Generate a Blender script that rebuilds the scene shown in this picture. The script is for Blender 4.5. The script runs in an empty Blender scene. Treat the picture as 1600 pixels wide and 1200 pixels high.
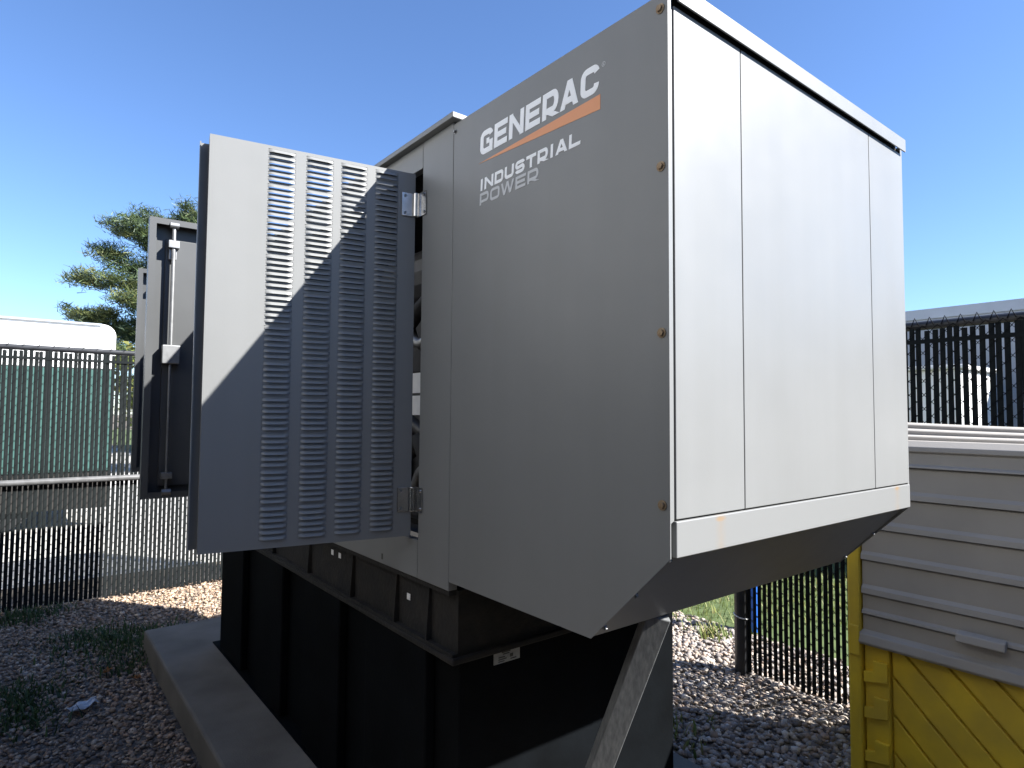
import bpy, bmesh, math, random
import numpy as np
from mathutils import Vector, Matrix
random.seed(7); rng = np.random.default_rng(11)
R = math.radians
scene = bpy.context.scene
COL = scene.collection

# ------------------------------------------------------------------ camera, sky, sun, exposure
cam_d = bpy.data.cameras.new('camera'); cam = bpy.data.objects.new('camera', cam_d); COL.objects.link(cam)
cam_d.sensor_width = 36; cam_d.lens = 36 * 976.6 / 1600; cam_d.clip_end = 2000; cam_d.clip_start = .02
YAW, PITCH, ROLL = R(38.23), R(2.759), R(0.410)
fw = Vector((math.sin(YAW) * math.cos(PITCH), math.cos(YAW) * math.cos(PITCH), math.sin(PITCH)))
rt0 = Vector((math.cos(YAW), -math.sin(YAW), 0)); up0 = rt0.cross(fw)
rt = rt0 * math.cos(ROLL) + up0 * math.sin(ROLL); up = up0 * math.cos(ROLL) - rt0 * math.sin(ROLL)
m = Matrix((rt, up, -fw)).transposed().to_4x4(); m.translation = (0, 0, 1.5)
cam.matrix_world = m
scene.camera = cam

SUN = Vector((.581, -.814, .807)).normalized()
world = bpy.data.worlds.new('World'); scene.world = world; world.use_nodes = True
wn = world.node_tree
bg = wn.nodes['Background']
sky = wn.nodes.new('ShaderNodeTexSky'); sky.sky_type = 'NISHITA'; sky.sun_disc = False
sky.sun_elevation = math.asin(SUN.z); sky.sun_rotation = math.atan2(SUN.x, SUN.y)
sky.air_density = 1.0; sky.dust_density = .15; sky.ozone_density = 4.0; sky.altitude = 50
wb = wn.nodes.new('ShaderNodeMix'); wb.data_type = 'RGBA'; wb.blend_type = 'MULTIPLY'; wb.inputs[0].default_value = 1; wb.inputs[7].default_value = (.87, .975, 1.16, 1)   # the camera's cool white balance
wn.links.new(sky.outputs[0], wb.inputs[6]); wn.links.new(wb.outputs[2], bg.inputs[0]); bg.inputs[1].default_value = .062
sl = bpy.data.lights.new('sun', 'SUN'); sl.energy = 5.0; sl.angle = R(.5); sl.color = (1, .975, .935)
so = bpy.data.objects.new('sun', sl); COL.objects.link(so); so.rotation_euler = SUN.to_track_quat('Z', 'Y').to_euler(); so.location = (6, -8, 12)
scene.view_settings.view_transform = 'Standard'; scene.view_settings.look = 'None'
scene.view_settings.gamma = 1; scene.view_settings.use_curve_mapping = False
scene.view_settings.exposure = 1.80

# ------------------------------------------------------------------ materials
def mat(name, col, rough=.5, metal=0, var=.0, vscale=6, bump=0, bscale=80, spec=.5, col2=None, detail=4):
    M = bpy.data.materials.new(name); M.use_nodes = True
    nt = M.node_tree; b = nt.nodes['Principled BSDF']
    b.inputs['Base Color'].default_value = (*col, 1); b.inputs['Roughness'].default_value = rough
    b.inputs['Metallic'].default_value = metal; b.inputs['Specular IOR Level'].default_value = spec
    tc = nt.nodes.new('ShaderNodeTexCoord')
    if var or col2:
        n = nt.nodes.new('ShaderNodeTexNoise'); n.inputs['Scale'].default_value = vscale; n.inputs['Detail'].default_value = detail
        nt.links.new(tc.outputs['Object'], n.inputs['Vector'])
        rp = nt.nodes.new('ShaderNodeValToRGB')
        c2 = col2 or tuple(c * (1 + var) for c in col); c1 = col if col2 else tuple(c * (1 - var) for c in col)
        rp.color_ramp.elements[0].position = .32; rp.color_ramp.elements[1].position = .68
        rp.color_ramp.elements[0].color = (*c1, 1); rp.color_ramp.elements[1].color = (*c2, 1)
        nt.links.new(n.outputs['Fac'], rp.inputs[0]); nt.links.new(rp.outputs[0], b.inputs['Base Color'])
    if bump:
        n2 = nt.nodes.new('ShaderNodeTexNoise'); n2.inputs['Scale'].default_value = bscale; n2.inputs['Detail'].default_value = 3
        nt.links.new(tc.outputs['Object'], n2.inputs['Vector'])
        bp = nt.nodes.new('ShaderNodeBump'); bp.inputs['Strength'].default_value = bump; bp.inputs['Distance'].default_value = .01
        nt.links.new(n2.outputs['Fac'], bp.inputs['Height']); nt.links.new(bp.outputs[0], b.inputs['Normal'])
    return M

def mat_attr(name, rough=.8, bump=0, bscale=200, trans=0, spec=.4):
    M = bpy.data.materials.new(name); M.use_nodes = True
    nt = M.node_tree; b = nt.nodes['Principled BSDF']; b.inputs['Roughness'].default_value = rough
    b.inputs['Specular IOR Level'].default_value = spec
    a = nt.nodes.new('ShaderNodeAttribute'); a.attribute_name = 'tint'
    nt.links.new(a.outputs['Color'], b.inputs['Base Color'])
    if trans:
        tr = nt.nodes.new('ShaderNodeBsdfTranslucent'); nt.links.new(a.outputs['Color'], tr.inputs[0])
        mx = nt.nodes.new('ShaderNodeMixShader'); mx.inputs[0].default_value = trans
        nt.links.new(b.outputs[0], mx.inputs[1]); nt.links.new(tr.outputs[0], mx.inputs[2])
        nt.links.new(mx.outputs[0], nt.nodes['Material Output'].inputs[0])
    if bump:
        tc = nt.nodes.new('ShaderNodeTexCoord')
        n2 = nt.nodes.new('ShaderNodeTexNoise'); n2.inputs['Scale'].default_value = bscale
        nt.links.new(tc.outputs['Object'], n2.inputs['Vector'])
        bp = nt.nodes.new('ShaderNodeBump'); bp.inputs['Strength'].default_value = bump; bp.inputs['Distance'].default_value = .003
        nt.links.new(n2.outputs['Fac'], bp.inputs['Height']); nt.links.new(bp.outputs[0], b.inputs['Normal'])
    return M

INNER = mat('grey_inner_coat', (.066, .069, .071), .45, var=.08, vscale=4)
PAINT = mat('grey_powder_coat', (.19, .194, .193), .36, var=.035, vscale=3, bump=.02, bscale=260)
def weather(M, amount):
    # faint vertical rain streaks and slow waviness of the sheet metal
    nt = M.node_tree; b = nt.nodes['Principled BSDF']; tc = nt.nodes.new('ShaderNodeTexCoord')
    mp = nt.nodes.new('ShaderNodeMapping'); mp.inputs['Scale'].default_value = (13, 13, .6); nt.links.new(tc.outputs['Object'], mp.inputs[0])
    n = nt.nodes.new('ShaderNodeTexNoise'); n.inputs['Scale'].default_value = 1; n.inputs['Detail'].default_value = 5; nt.links.new(mp.outputs[0], n.inputs['Vector'])
    rp = nt.nodes.new('ShaderNodeValToRGB'); rp.color_ramp.elements[0].position = .35; rp.color_ramp.elements[1].position = .6
    rp.color_ramp.elements[0].color = (1 - amount, 1 - amount, 1 - amount * 1.15, 1); rp.color_ramp.elements[1].color = (1, 1, 1, 1)
    nt.links.new(n.outputs['Fac'], rp.inputs[0])
    mx = nt.nodes.new('ShaderNodeMix'); mx.data_type = 'RGBA'; mx.blend_type = 'MULTIPLY'; mx.inputs[0].default_value = 1
    src = b.inputs['Base Color'].links[0].from_socket
    nt.links.new(src, mx.inputs[6]); nt.links.new(rp.outputs[0], mx.inputs[7]); nt.links.new(mx.outputs[2], b.inputs['Base Color'])
    w = nt.nodes.new('ShaderNodeTexNoise'); w.inputs['Scale'].default_value = 2.2; w.inputs['Detail'].default_value = 1; nt.links.new(tc.outputs['Object'], w.inputs['Vector'])
    bp = nt.nodes.new('ShaderNodeBump'); bp.inputs['Strength'].default_value = .14; bp.inputs['Distance'].default_value = .01
    nt.links.new(w.outputs['Fac'], bp.inputs['Height'])
    old = b.inputs['Normal'].links[0].from_node; nt.links.new(bp.outputs[0], old.inputs['Normal'])
    sp = nt.nodes.new('ShaderNodeTexNoise'); sp.inputs['Scale'].default_value = 14; sp.inputs['Detail'].default_value = 6; nt.links.new(tc.outputs['Object'], sp.inputs['Vector'])
    mr = nt.nodes.new('ShaderNodeMapRange'); mr.inputs[3].default_value = .36; mr.inputs[4].default_value = .46; nt.links.new(sp.outputs['Fac'], mr.inputs[0]); nt.links.new(mr.outputs[0], b.inputs['Roughness'])
weather(PAINT, .03)
DARKIN = mat('black_acoustic_foam', (.012, .012, .013), .95, var=.3, vscale=30, bump=.5, bscale=90)
def mat_rusty(name, spots, base=(.19, .194, .193)):
    # painted trim with rust runs below the screws hidden behind its upper edge; spots: (x, z_top, length)
    M = bpy.data.materials.new(name); M.use_nodes = True
    nt = M.node_tree; b = nt.nodes['Principled BSDF']; b.inputs['Roughness'].default_value = .4
    geo = nt.nodes.new('ShaderNodeNewGeometry'); sep = nt.nodes.new('ShaderNodeSeparateXYZ'); nt.links.new(geo.outputs['Position'], sep.inputs[0])
    noi = nt.nodes.new('ShaderNodeTexNoise'); noi.inputs['Scale'].default_value = 60
    nt.links.new(geo.outputs['Position'], noi.inputs['Vector'])
    def mth(op, a, bb=None, c=None):
        n = nt.nodes.new('ShaderNodeMath'); n.operation = op
        for i, v in enumerate((a, bb, c)):
            if v is None: continue
            if isinstance(v, (int, float)): n.inputs[i].default_value = v
            else: nt.links.new(v, n.inputs[i])
        return n.outputs[0]
    tot = None
    for x, zt, ln, am in spots:
        dx = mth('DIVIDE', mth('ABSOLUTE', mth('SUBTRACT', sep.outputs[0], x)), .021)
        run = mth('MULTIPLY', mth('SUBTRACT', 1, mth('MINIMUM', dx, 1)), .28)
        dz = mth('DIVIDE', mth('ABSOLUTE', mth('SUBTRACT', sep.outputs[2], zt)), .007)
        dd = mth('ADD', mth('POWER', dx, 2), mth('POWER', dz, 2))
        spot = mth('SUBTRACT', 1, mth('MINIMUM', dd, 1))
        s = mth('MULTIPLY', mth('MAXIMUM', run, spot), mth('MULTIPLY_ADD', noi.outputs['Fac'], 1.2, .1)); s = mth('MULTIPLY', s, am)
        tot = s if tot is None else mth('MAXIMUM', tot, s)
    mx = nt.nodes.new('ShaderNodeMix'); mx.data_type = 'RGBA'
    nt.links.new(tot, mx.inputs[0]); mx.inputs[6].default_value = (*base, 1); mx.inputs[7].default_value = (.27, .16, .06, 1)
    nt.links.new(mx.outputs[2], b.inputs['Base Color'])
    return M
TRIM = mat_rusty('grey_paint_with_rust_runs', [(1.095, 1.297, .05, .9), (1.955, 1.298, .04, .9)])
STEEL = mat('stainless_steel', (.62, .61, .60), .22, 1, var=.1, vscale=40)
RUSTY = mat('rusty_bolt_steel', (.20, .12, .06), .6, .6, col2=(.34, .27, .18), vscale=120)
GALV = mat('galvanised_steel', (.25, .255, .26), .5, .85, var=.15, vscale=30)
ENGINE = mat('engine_black', (.03, .03, .032), .5, var=.4, vscale=15)
LABEL = mat('label_white', (.75, .75, .74), .5, var=.05, vscale=30)
LABELG = mat('label_grey', (.34, .34, .32), .55, var=.08, vscale=60)
INK = mat('label_ink', (.06, .06, .055), .6, var=.2)
LOGOW = mat('decal_white', (.88, .89, .90), .4, var=.02)
LOGOG = mat('decal_grey', (.50, .51, .52), .4, var=.02)
LOGOO = mat('decal_orange', (.72, .29, .12), .42, var=.03)
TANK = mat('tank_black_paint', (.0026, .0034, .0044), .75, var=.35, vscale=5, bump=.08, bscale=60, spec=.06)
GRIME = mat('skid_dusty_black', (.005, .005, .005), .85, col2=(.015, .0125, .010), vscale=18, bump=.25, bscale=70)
def mat_concrete():
    M = mat('concrete', (.125, .108, .085), .9, col2=(.21, .185, .15), vscale=3.2, bump=.25, bscale=140, detail=9)
    return M
CONC = mat_concrete()
SLAT = mat('black_slat_plastic', (.010, .0125, .013), .75, var=.25, vscale=3, spec=.1)
WIRE = mat('black_vinyl_wire', (.003, .003, .0035), .5, var=.15, spec=.1)
POST = mat('black_vinyl_post', (.024, .025, .028), .38, var=.2, vscale=20)
RAILM = mat('grey_rail_paint', (.10, .10, .10), .35, var=.25, vscale=15)
WHITEP = mat('white_trailer_skin', (.80, .80, .79), .4, var=.02)
TEAL = mat('green_trailer_skin', (.027, .078, .068), .5, var=.15, vscale=2)
UNDER_SHADE = mat('brown_under_shade', (.012, .010, .008), .8, var=.3, vscale=4)  # dark brown standing in for the shade under the trailer
RUBBER = mat('rubber_black', (.015, .015, .016), .8, var=.2)
GREYW = mat('grey_wall_metal', (.30, .33, .38), .5, var=.05, vscale=2)
ROLLG = mat('grey_polyethylene', (.375, .35, .315), .55, var=.05, vscale=6, bump=.06, bscale=300)
YELLOW = mat('yellow_polyethylene', (.80, .56, .035), .55, col2=(.60, .42, .045), vscale=7, detail=10, bump=.10, bscale=160)
BLUEP = mat('blue_pipe_paint', (.02, .12, .50), .4, var=.1)
BARK = mat('pine_bark', (.07, .05, .04), .95, col2=(.12, .09, .07), vscale=14, bump=.6, bscale=40)
LUMBER = mat('weathered_lumber', (.085, .09, .094), .75, col2=(.15, .155, .155), vscale=3, bump=.03, bscale=300)
for n in LUMBER.node_tree.nodes:      # stretch the grain along the board
    if n.type == 'TEX_NOISE' and n.inputs['Scale'].default_value == 3:
        mp = LUMBER.node_tree.nodes.new('ShaderNodeMapping'); mp.inputs['Scale'].default_value = (45, 45, 1.5)
        src = n.inputs['Vector'].links[0].from_socket
        LUMBER.node_tree.links.new(src, mp.inputs[0]); LUMBER.node_tree.links.new(mp.outputs[0], n.inputs['Vector'])
GLASS = mat('dark_glass', (.02, .025, .03), .08, var=.1)
STONE = mat_attr('river_gravel', .75, .4, 160)
LEAFM = mat_attr('foliage', .6, trans=.3)
NEEDLE = mat_attr('pine_needles', .55, trans=.15)
SCRAP = mat('paper_scrap', (.55, .57, .6), .8, var=.1, vscale=30)
DRYLEAF = mat('dry_leaf', (.30, .12, .03), .7, var=.4, vscale=20)

# ------------------------------------------------------------------ mesh helpers
class MB:
    def __init__(s): s.v = []; s.f = []
    def add(s, vs, fs):
        o = len(s.v); s.v += [tuple(p) for p in vs]; s.f += [tuple(i + o for i in f) for f in fs]
        return s
    def box(s, x0, x1, y0, y1, z0, z1):
        vs = [(x, y, z) for x in (x0, x1) for y in (y0, y1) for z in (z0, z1)]
        return s.add(vs, [(0, 1, 3, 2), (4, 6, 7, 5), (0, 4, 5, 1), (2, 3, 7, 6), (0, 2, 6, 4), (1, 5, 7, 3)])
    def prism(s, pts, d):      # polygon of 3D points pushed along vector d
        n = len(pts); d = Vector(d); a = [Vector(p) for p in pts]
        nrm = Vector((0, 0, 0))
        for i in range(n): nrm += (a[i] - a[0]).cross(a[(i + 1) % n] - a[0])
        if nrm.dot(d) > 0: a = a[::-1]
        vs = a + [p + d for p in a]
        return s.add(vs, [tuple(range(n)), tuple(reversed(range(n, 2 * n)))] + [(i, i + n, (i + 1) % n + n, (i + 1) % n) for i in range(n)])
    def tube(s, pts, r, n=10, caps=True):
        pts = [Vector(p) for p in pts]; rs = r if isinstance(r, (list, tuple)) else [r] * len(pts)
        rings = []; o = len(s.v)
        t0 = (pts[1] - pts[0]).normalized(); ref = Vector((0, 0, 1)) if abs(t0.z) < .9 else Vector((1, 0, 0))
        for i, p in enumerate(pts):
            t = ((pts[min(i + 1, len(pts) - 1)] - pts[max(i - 1, 0)])).normalized()
            a = (ref - t * ref.dot(t)).normalized(); b = t.cross(a); ref = a
            for k in range(n):
                q = 2 * math.pi * k / n; s.v.append(tuple(p + (a * math.cos(q) + b * math.sin(q)) * rs[i]))
        for i in range(len(pts) - 1):
            for k in range(n):
                s.f.append((o + i * n + k, o + i * n + (k + 1) % n, o + (i + 1) * n + (k + 1) % n, o + (i + 1) * n + k))
        if caps:
            s.f.append(tuple(o + k for k in reversed(range(n)))); s.f.append(tuple(o + (len(pts) - 1) * n + k for k in range(n)))
        return s
    def mesh(s, name, material, bev=0, smooth=False):
        me = bpy.data.meshes.new(name); me.from_pydata(s.v, [], s.f); me.materials.append(material)
        if bev:
            bm = bmesh.new(); bm.from_mesh(me)
            es = [e for e in bm.edges if len(e.link_faces) == 2 and e.calc_face_angle() > .5]
            bmesh.ops.bevel(bm, geom=es, offset=bev, segments=2, affect='EDGES', profile=.5, clamp_overlap=True)
            bm.to_mesh(me); bm.free()
        if smooth or bev:
            me.shade_smooth() if smooth else None
        return me

def link(name, me, parent=None, loc=None):
    o = bpy.data.objects.new(name, me); COL.objects.link(o)
    if parent is not None: o.parent = parent
    if loc is not None: o.location = loc
    return o
ORG = {}
def thing(name, label, cat, loc=(0, 0, 0), rz=0, group=None):
    o = bpy.data.objects.new(name, None); COL.objects.link(o); o.empty_display_size = .1
    o.location = loc; o.rotation_euler.z = rz; o['label'] = label; o['category'] = cat
    if group: o['group'] = group
    return o
def part(name, mb, material, parent, bev=0, smooth=False, label=None):
    """mb is in world coordinates when the chain of parents is unrotated; shifts into the parent's frame"""
    off = Vector((0, 0, 0)); p = parent
    while p is not None: off += p.location; p = p.parent
    mb.v = [tuple(Vector(v) - off) for v in mb.v]
    o = link(name, mb.mesh(name, material, bev, smooth), parent)
    if label: o['label'] = label
    return o
def lpart(name, mb, material, parent, bev=0, smooth=False, loc=(0, 0, 0)):   # mb in the parent's own frame
    return link(name, mb.mesh(name, material, bev, smooth), parent, loc)
def structure(name, me):
    o = link(name, me); o['kind'] = 'structure'; return o
def tag(o, label, cat, group=None):
    o['label'] = label; o['category'] = cat
    if group: o['group'] = group
    return o
def arr_mesh(name, V, F, material, tint=None, smooth=False):   # numpy verts, equal-size faces
    me = bpy.data.meshes.new(name); nv, nf, k = len(V), len(F), F.shape[1]
    me.vertices.add(nv); me.vertices.foreach_set('co', V.astype(np.float32).ravel())
    me.loops.add(nf * k); me.loops.foreach_set('vertex_index', F.astype(np.int32).ravel())
    me.polygons.add(nf); me.polygons.foreach_set('loop_start', np.arange(nf, dtype=np.int32) * k)
    me.polygons.foreach_set('loop_total', np.full(nf, k, dtype=np.int32))
    me.materials.append(material); me.update(calc_edges=True)
    if tint is not None:
        a = me.attributes.new('tint', 'FLOAT_COLOR', 'POINT'); c = np.ones((nv, 4), np.float32); c[:, :3] = tint
        a.data.foreach_set('color', c.ravel())
    if smooth: me.shade_smooth()
    return me

# ------------------------------------------------------------------ ground
def ground_material():
    M = bpy.data.materials.new('gravel_bed'); M.use_nodes = True
    nt = M.node_tree; b = nt.nodes['Principled BSDF']; b.inputs['Roughness'].default_value = .9
    tc = nt.nodes.new('ShaderNodeTexCoord')
    v = nt.nodes.new('ShaderNodeTexVoronoi'); v.inputs['Scale'].default_value = 34
    nt.links.new(tc.outputs['Object'], v.inputs['Vector'])
    rp = nt.nodes.new('ShaderNodeValToRGB'); e = rp.color_ramp.elements
    e[0].color = (.07, .055, .045, 1); e[1].color = (.24, .20, .16, 1); e.new(.5).color = (.13, .11, .09, 1)
    sx = nt.nodes.new('ShaderNodeSeparateXYZ'); nt.links.new(v.outputs['Color'], sx.inputs[0])
    nt.links.new(sx.outputs[0], rp.inputs[0]); nt.links.new(rp.outputs[0], b.inputs['Base Color'])
    bp = nt.nodes.new('ShaderNodeBump'); bp.inputs['Strength'].default_value = .9; bp.inputs['Distance'].default_value = .02; bp.invert = True
    nt.links.new(v.outputs['Distance'], bp.inputs['Height']); nt.links.new(bp.outputs[0], b.inputs['Normal'])
    return M
structure('ground', MB().box(-300, 300, -300, 300, -.6, 0).mesh('ground', mat('dry_soil', (.09, .075, .055), .95, col2=(.15, .12, .09), vscale=1.5, bump=.4, bscale=20)))
def sheet(name, pts, z, material):
    me = bpy.data.meshes.new(name); me.from_pydata([(x, y, z) for x, y in pts], [], [tuple(range(len(pts)))]); me.materials.append(material)
    return structure(name, me)
sheet('gravel_bed', [(-6, -5), (3.95, -5), (3.95, 2.7), (3.4, 3.4), (3.4, 6.4), (-6, 6.4)], .004, ground_material())
sheet('pavement', [(-60, 6.8), (3.2, 6.8), (3.2, 80), (-60, 80)], .004, mat('pale_concrete_pavement', (.36, .34, .31), .9, col2=(.44, .42, .39), vscale=2, bump=.15, bscale=60))
sheet('lawn', [(3.95, -20), (60, -20), (60, 60), (3.4, 60), (3.4, 3.4), (3.95, 2.7)], .008, mat('lawn_soil', (.05, .075, .02), .95, col2=(.08, .11, .03), vscale=6, bump=.5, bscale=60))
# concrete pad under the tank
pad = MB().box(.655, 2.12, .98, 4.49, .0, .15)
structure('concrete_pad', pad.mesh('concrete_pad', CONC, .012))

# ------------------------------------------------------------------ fuel tank
tank = thing('fuel_tank', 'black ribbed steel base tank standing on the concrete pad under the generator', 'fuel tank', (1.45, 2.7, .15))
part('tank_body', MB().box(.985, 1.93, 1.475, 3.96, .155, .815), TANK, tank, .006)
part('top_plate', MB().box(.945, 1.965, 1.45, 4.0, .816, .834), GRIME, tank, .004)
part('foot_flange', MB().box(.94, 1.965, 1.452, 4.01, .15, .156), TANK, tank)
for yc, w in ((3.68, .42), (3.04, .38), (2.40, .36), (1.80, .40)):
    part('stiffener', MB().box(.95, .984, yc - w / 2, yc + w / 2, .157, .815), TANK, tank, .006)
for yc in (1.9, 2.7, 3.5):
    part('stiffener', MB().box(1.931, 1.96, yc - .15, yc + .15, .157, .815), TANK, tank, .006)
lp = part('rating_plate', MB().box(1.101, 1.197, 1.4725, 1.4745, .776, .8145), LABELG, tank)
ink = MB()
for (a, b2, z0, z1) in ((.028, .060, .0285, .0335), (.032, .056, .0235, .026), (.016, .040, .016, .0185), (.016, .046, .010, .0125), (.016, .038, .004, .0065), (.058, .070, .012, .021), (.060, .082, .005, .008)):
    ink.box(1.101 + a, 1.101 + b2, 1.4715, 1.4724, .776 + z0, .776 + z1)
part('printed_lines', ink, INK, lp)

# ------------------------------------------------------------------ generator
XE, XR, Y0, Y1, YF = .94, 2.05, .724, 1.468, 4.18
gen = thing('generator', 'large grey standby generator enclosure with louvered doors open, on a black tank', 'generator', (1.45, 2.4, .834))
T = .0025
def side_sheet(x, sgn, name):
    mb = MB(); d = sgn * T
    poly = [(Y0, 2.308), (Y1 - .002, 2.318), (Y1 - .002, 1.04), (.926, 1.04), (Y0, 1.238)]
    mb.prism([(x, y, z) for y, z in poly], (d, 0, 0))
    # return flange round the front corner
    mb.prism([(x + d, Y0, 1.302), (x + d, Y0, 2.303), (x + sgn * .0115, Y0, 2.300), (x + sgn * .0115, Y0, 1.306)], (0, T, 0))
    return part(name, mb, PAINT, gen)
side_sheet(XE, 1, 'side_panel'); side_sheet(XR, -1, 'side_panel')
# front end: three vertical panels, a lower trim and a cap
for x0, x1 in ((.957, 1.1835), (1.1865, 1.8165), (1.8195, 2.041)):
    part('end_panel', MB().box(x0, x1, Y0 - .001, Y0 + .012, 1.308, 2.2835), PAINT, gen, .0015)
part('lower_trim', MB().box(.955, 2.0475, Y0 - .003, Y0 + .010, 1.238, 1.3045), TRIM, gen, .002)
part('sloped_panel', MB().prism([(.9435, Y0 + .012, 1.2365), (.9435, .926, 1.043), (.9435, .926, 1.051), (.9435, Y0 + .012, 1.2445)], (1.103, 0, 0)), PAINT, gen)
part('bottom_flange', MB().box(.9435, 2.0465, .9265, .96, 1.043, 1.047), PAINT, gen)
part('end_backing', MB().box(.953, 2.046, Y0 + .0135, Y0 + .018, 1.25, 2.311), DARKIN, gen)
cap = MB().prism([(.958, .711, 2.287), (.958, .711, 2.3235), (.958, 1.43, 2.3265), (.958, 1.43, 2.316), (.958, .7145, 2.313), (.958, .7145, 2.287)], (1.087, 0, 0))
part('hood_cap', cap, PAINT, gen)
# second section: posts, header, sill, roof, walls
part('corner_post', MB().box(XE, XE + .03, Y1 + .001, 1.6385, 1.014, 2.326), PAINT, gen, .0025)
part('header_panel', MB().box(XE + .001, XE + .025, 1.641, YF, 2.247, 2.326), PAINT, gen, .002)
sill = part('sill_panel', MB().box(XE + .001, XE + .025, 1.641, YF, 1.014, 1.125), PAINT, gen, .002)
part('drain_slot', MB().box(XE, XE + .0009, 1.862, 1.872, 1.028, 1.046), INK, sill)
part('centre_post', MB().box(XE + .001, XE + .025, 2.838, 2.905, 1.1255, 2.2465), PAINT, gen)
part('far_post', MB().box(XE + .001, XE + .025, 4.02, YF, 1.1255, 2.2465), PAINT, gen)
roof = MB().box(.92, 1.84, 1.4435, 4.2, 2.3268, 2.3435)
part('roof_panel', roof, PAINT, gen, .0025)
part('side_panel', MB().box(1.795, 1.82, Y1 + .001, YF, 1.014, 2.326), PAINT, gen)
part('far_end_panel', MB().box(XE + .026, 1.794, YF - .02, YF, 1.014, 2.326), PAINT, gen)
lin = MB().box(1.77, 1.794, Y1 + .02, YF - .03, 1.02, 2.32).box(.97, 1.769, Y1 + .02, YF - .03, 2.29, 2.32).box(.975, 1.769, Y1 + .02, Y1 + .05, 1.02, 2.289)
part('acoustic_lining', lin, DARKIN, gen)
part('hood_divider', MB().box(.946, 2.04, Y1 - .012, Y1 - .004, 1.05, 2.30), DARKIN, gen)
# skid frame between the tank and the enclosure
sk = MB().box(.968, .976, 1.46, 3.99, .835, 1.012).box(.9765, 1.03, 1.46, 3.99, 1.0, 1.012).box(.95, .9675, 1.46, 3.99, .835, .843).box(1.90, 1.96, 1.46, 3.99, .835, 1.012)
part('skid_rail', sk, GRIME, gen)
for yc in (1.462, 3.97): part('cross_member', MB().box(.9775, 1.899, yc, yc + .008, .8345, .999), GRIME, gen)
for yg in (1.60, 1.80, 2.13, 2.55, 3.0, 3.5):
    part('gusset', MB().prism([(.9675, yg, .8435), (.9505, yg, .8435), (.9505, yg, .862), (.9605, yg, 1.010), (.9675, yg, 1.010)], (0, .008, 0)), GRIME, gen)
part('floor_rail', MB().box(.9445, .9675, 1.47, 3.99, .9995, 1.0125), GRIME, gen)
for yl, zl in ((2.335, .955), (2.265, .955), (1.735, .925)):
    part('lifting_tag', MB().box(.9655, .967, yl - .010, yl + .010, zl, zl + .019), LABEL, gen)
# engine glimpsed through the hinge gap
eng = part('engine', MB().box(1.18, 1.70, 1.9, 3.3, 1.1, 1.65).box(1.25, 1.62, 2.0, 3.1, 1.65, 1.95).box(1.12, 1.18, 2.1, 2.9, 1.2, 1.5), ENGINE, gen, .02)
part('air_filter', MB().tube([(1.25, 1.75, 2.02), (1.25, 2.3, 2.02)], .12, 16), ENGINE, gen, smooth=False)
for k, (z, dy, r) in enumerate(((1.86, 0, .028), (1.78, .03, .02), (1.36, .0, .03), (1.27, .05, .02), (1.48, .02, .024))):
    part('hose', MB().tube([(1.06 + .02 * math.sin(i * 1.1 + k), 1.62 + dy + .055 * i, z + .05 * math.sin(i * .9 + k * 2)) for i in range(8)], r, 8), [RUBBER, GALV, RUBBER, GALV, ENGINE][k], gen, smooth=True)
part('control_label', MB().box(.985, .995, 1.70, 1.78, 1.565, 1.628), LABEL, gen)
part('control_label', MB().box(.985, .995, 1.70, 1.78, 1.495, 1.556), LABEL, gen)

# bolts
def bolt_mesh(material, r=.0055):
    return MB().tube([(0, 0, 0), (0, 0, .002)], r * 1.5, 12).tube([(0, 0, .002), (0, 0, .0065)], r, 6).mesh('bolt', material)
rb = bolt_mesh(RUSTY, .0065); sb = bolt_mesh(GALV, .0042)
def put(name, me, parent, loc, zdir):
    o = link(name, me, parent); off = Vector((0, 0, 0)); p = parent
    while p is not None: off += p.location; p = p.parent
    o.location = Vector(loc) - off; o.rotation_euler = Vector(zdir).to_track_quat('Z', 'Y').to_euler(); return o
for z in (2.279, 1.971, 1.654, 1.334): put('bolt', rb, gen, (XE, .741, z), (-1, 0, 0))
put('bolt', sb, gen, (XE, 1.459, 2.295), (-1, 0, 0))
nd = Vector((0, -.193, -.202)).normalized()
for x in (.957, 2.034):
    for t in (.02, .45, .88):
        p = Vector((x, Y0 + .012 + (.926 - Y0 - .012) * t, 1.2365 + (1.043 - 1.2365) * t)); put('bolt', sb, gen, p, nd)

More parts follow.
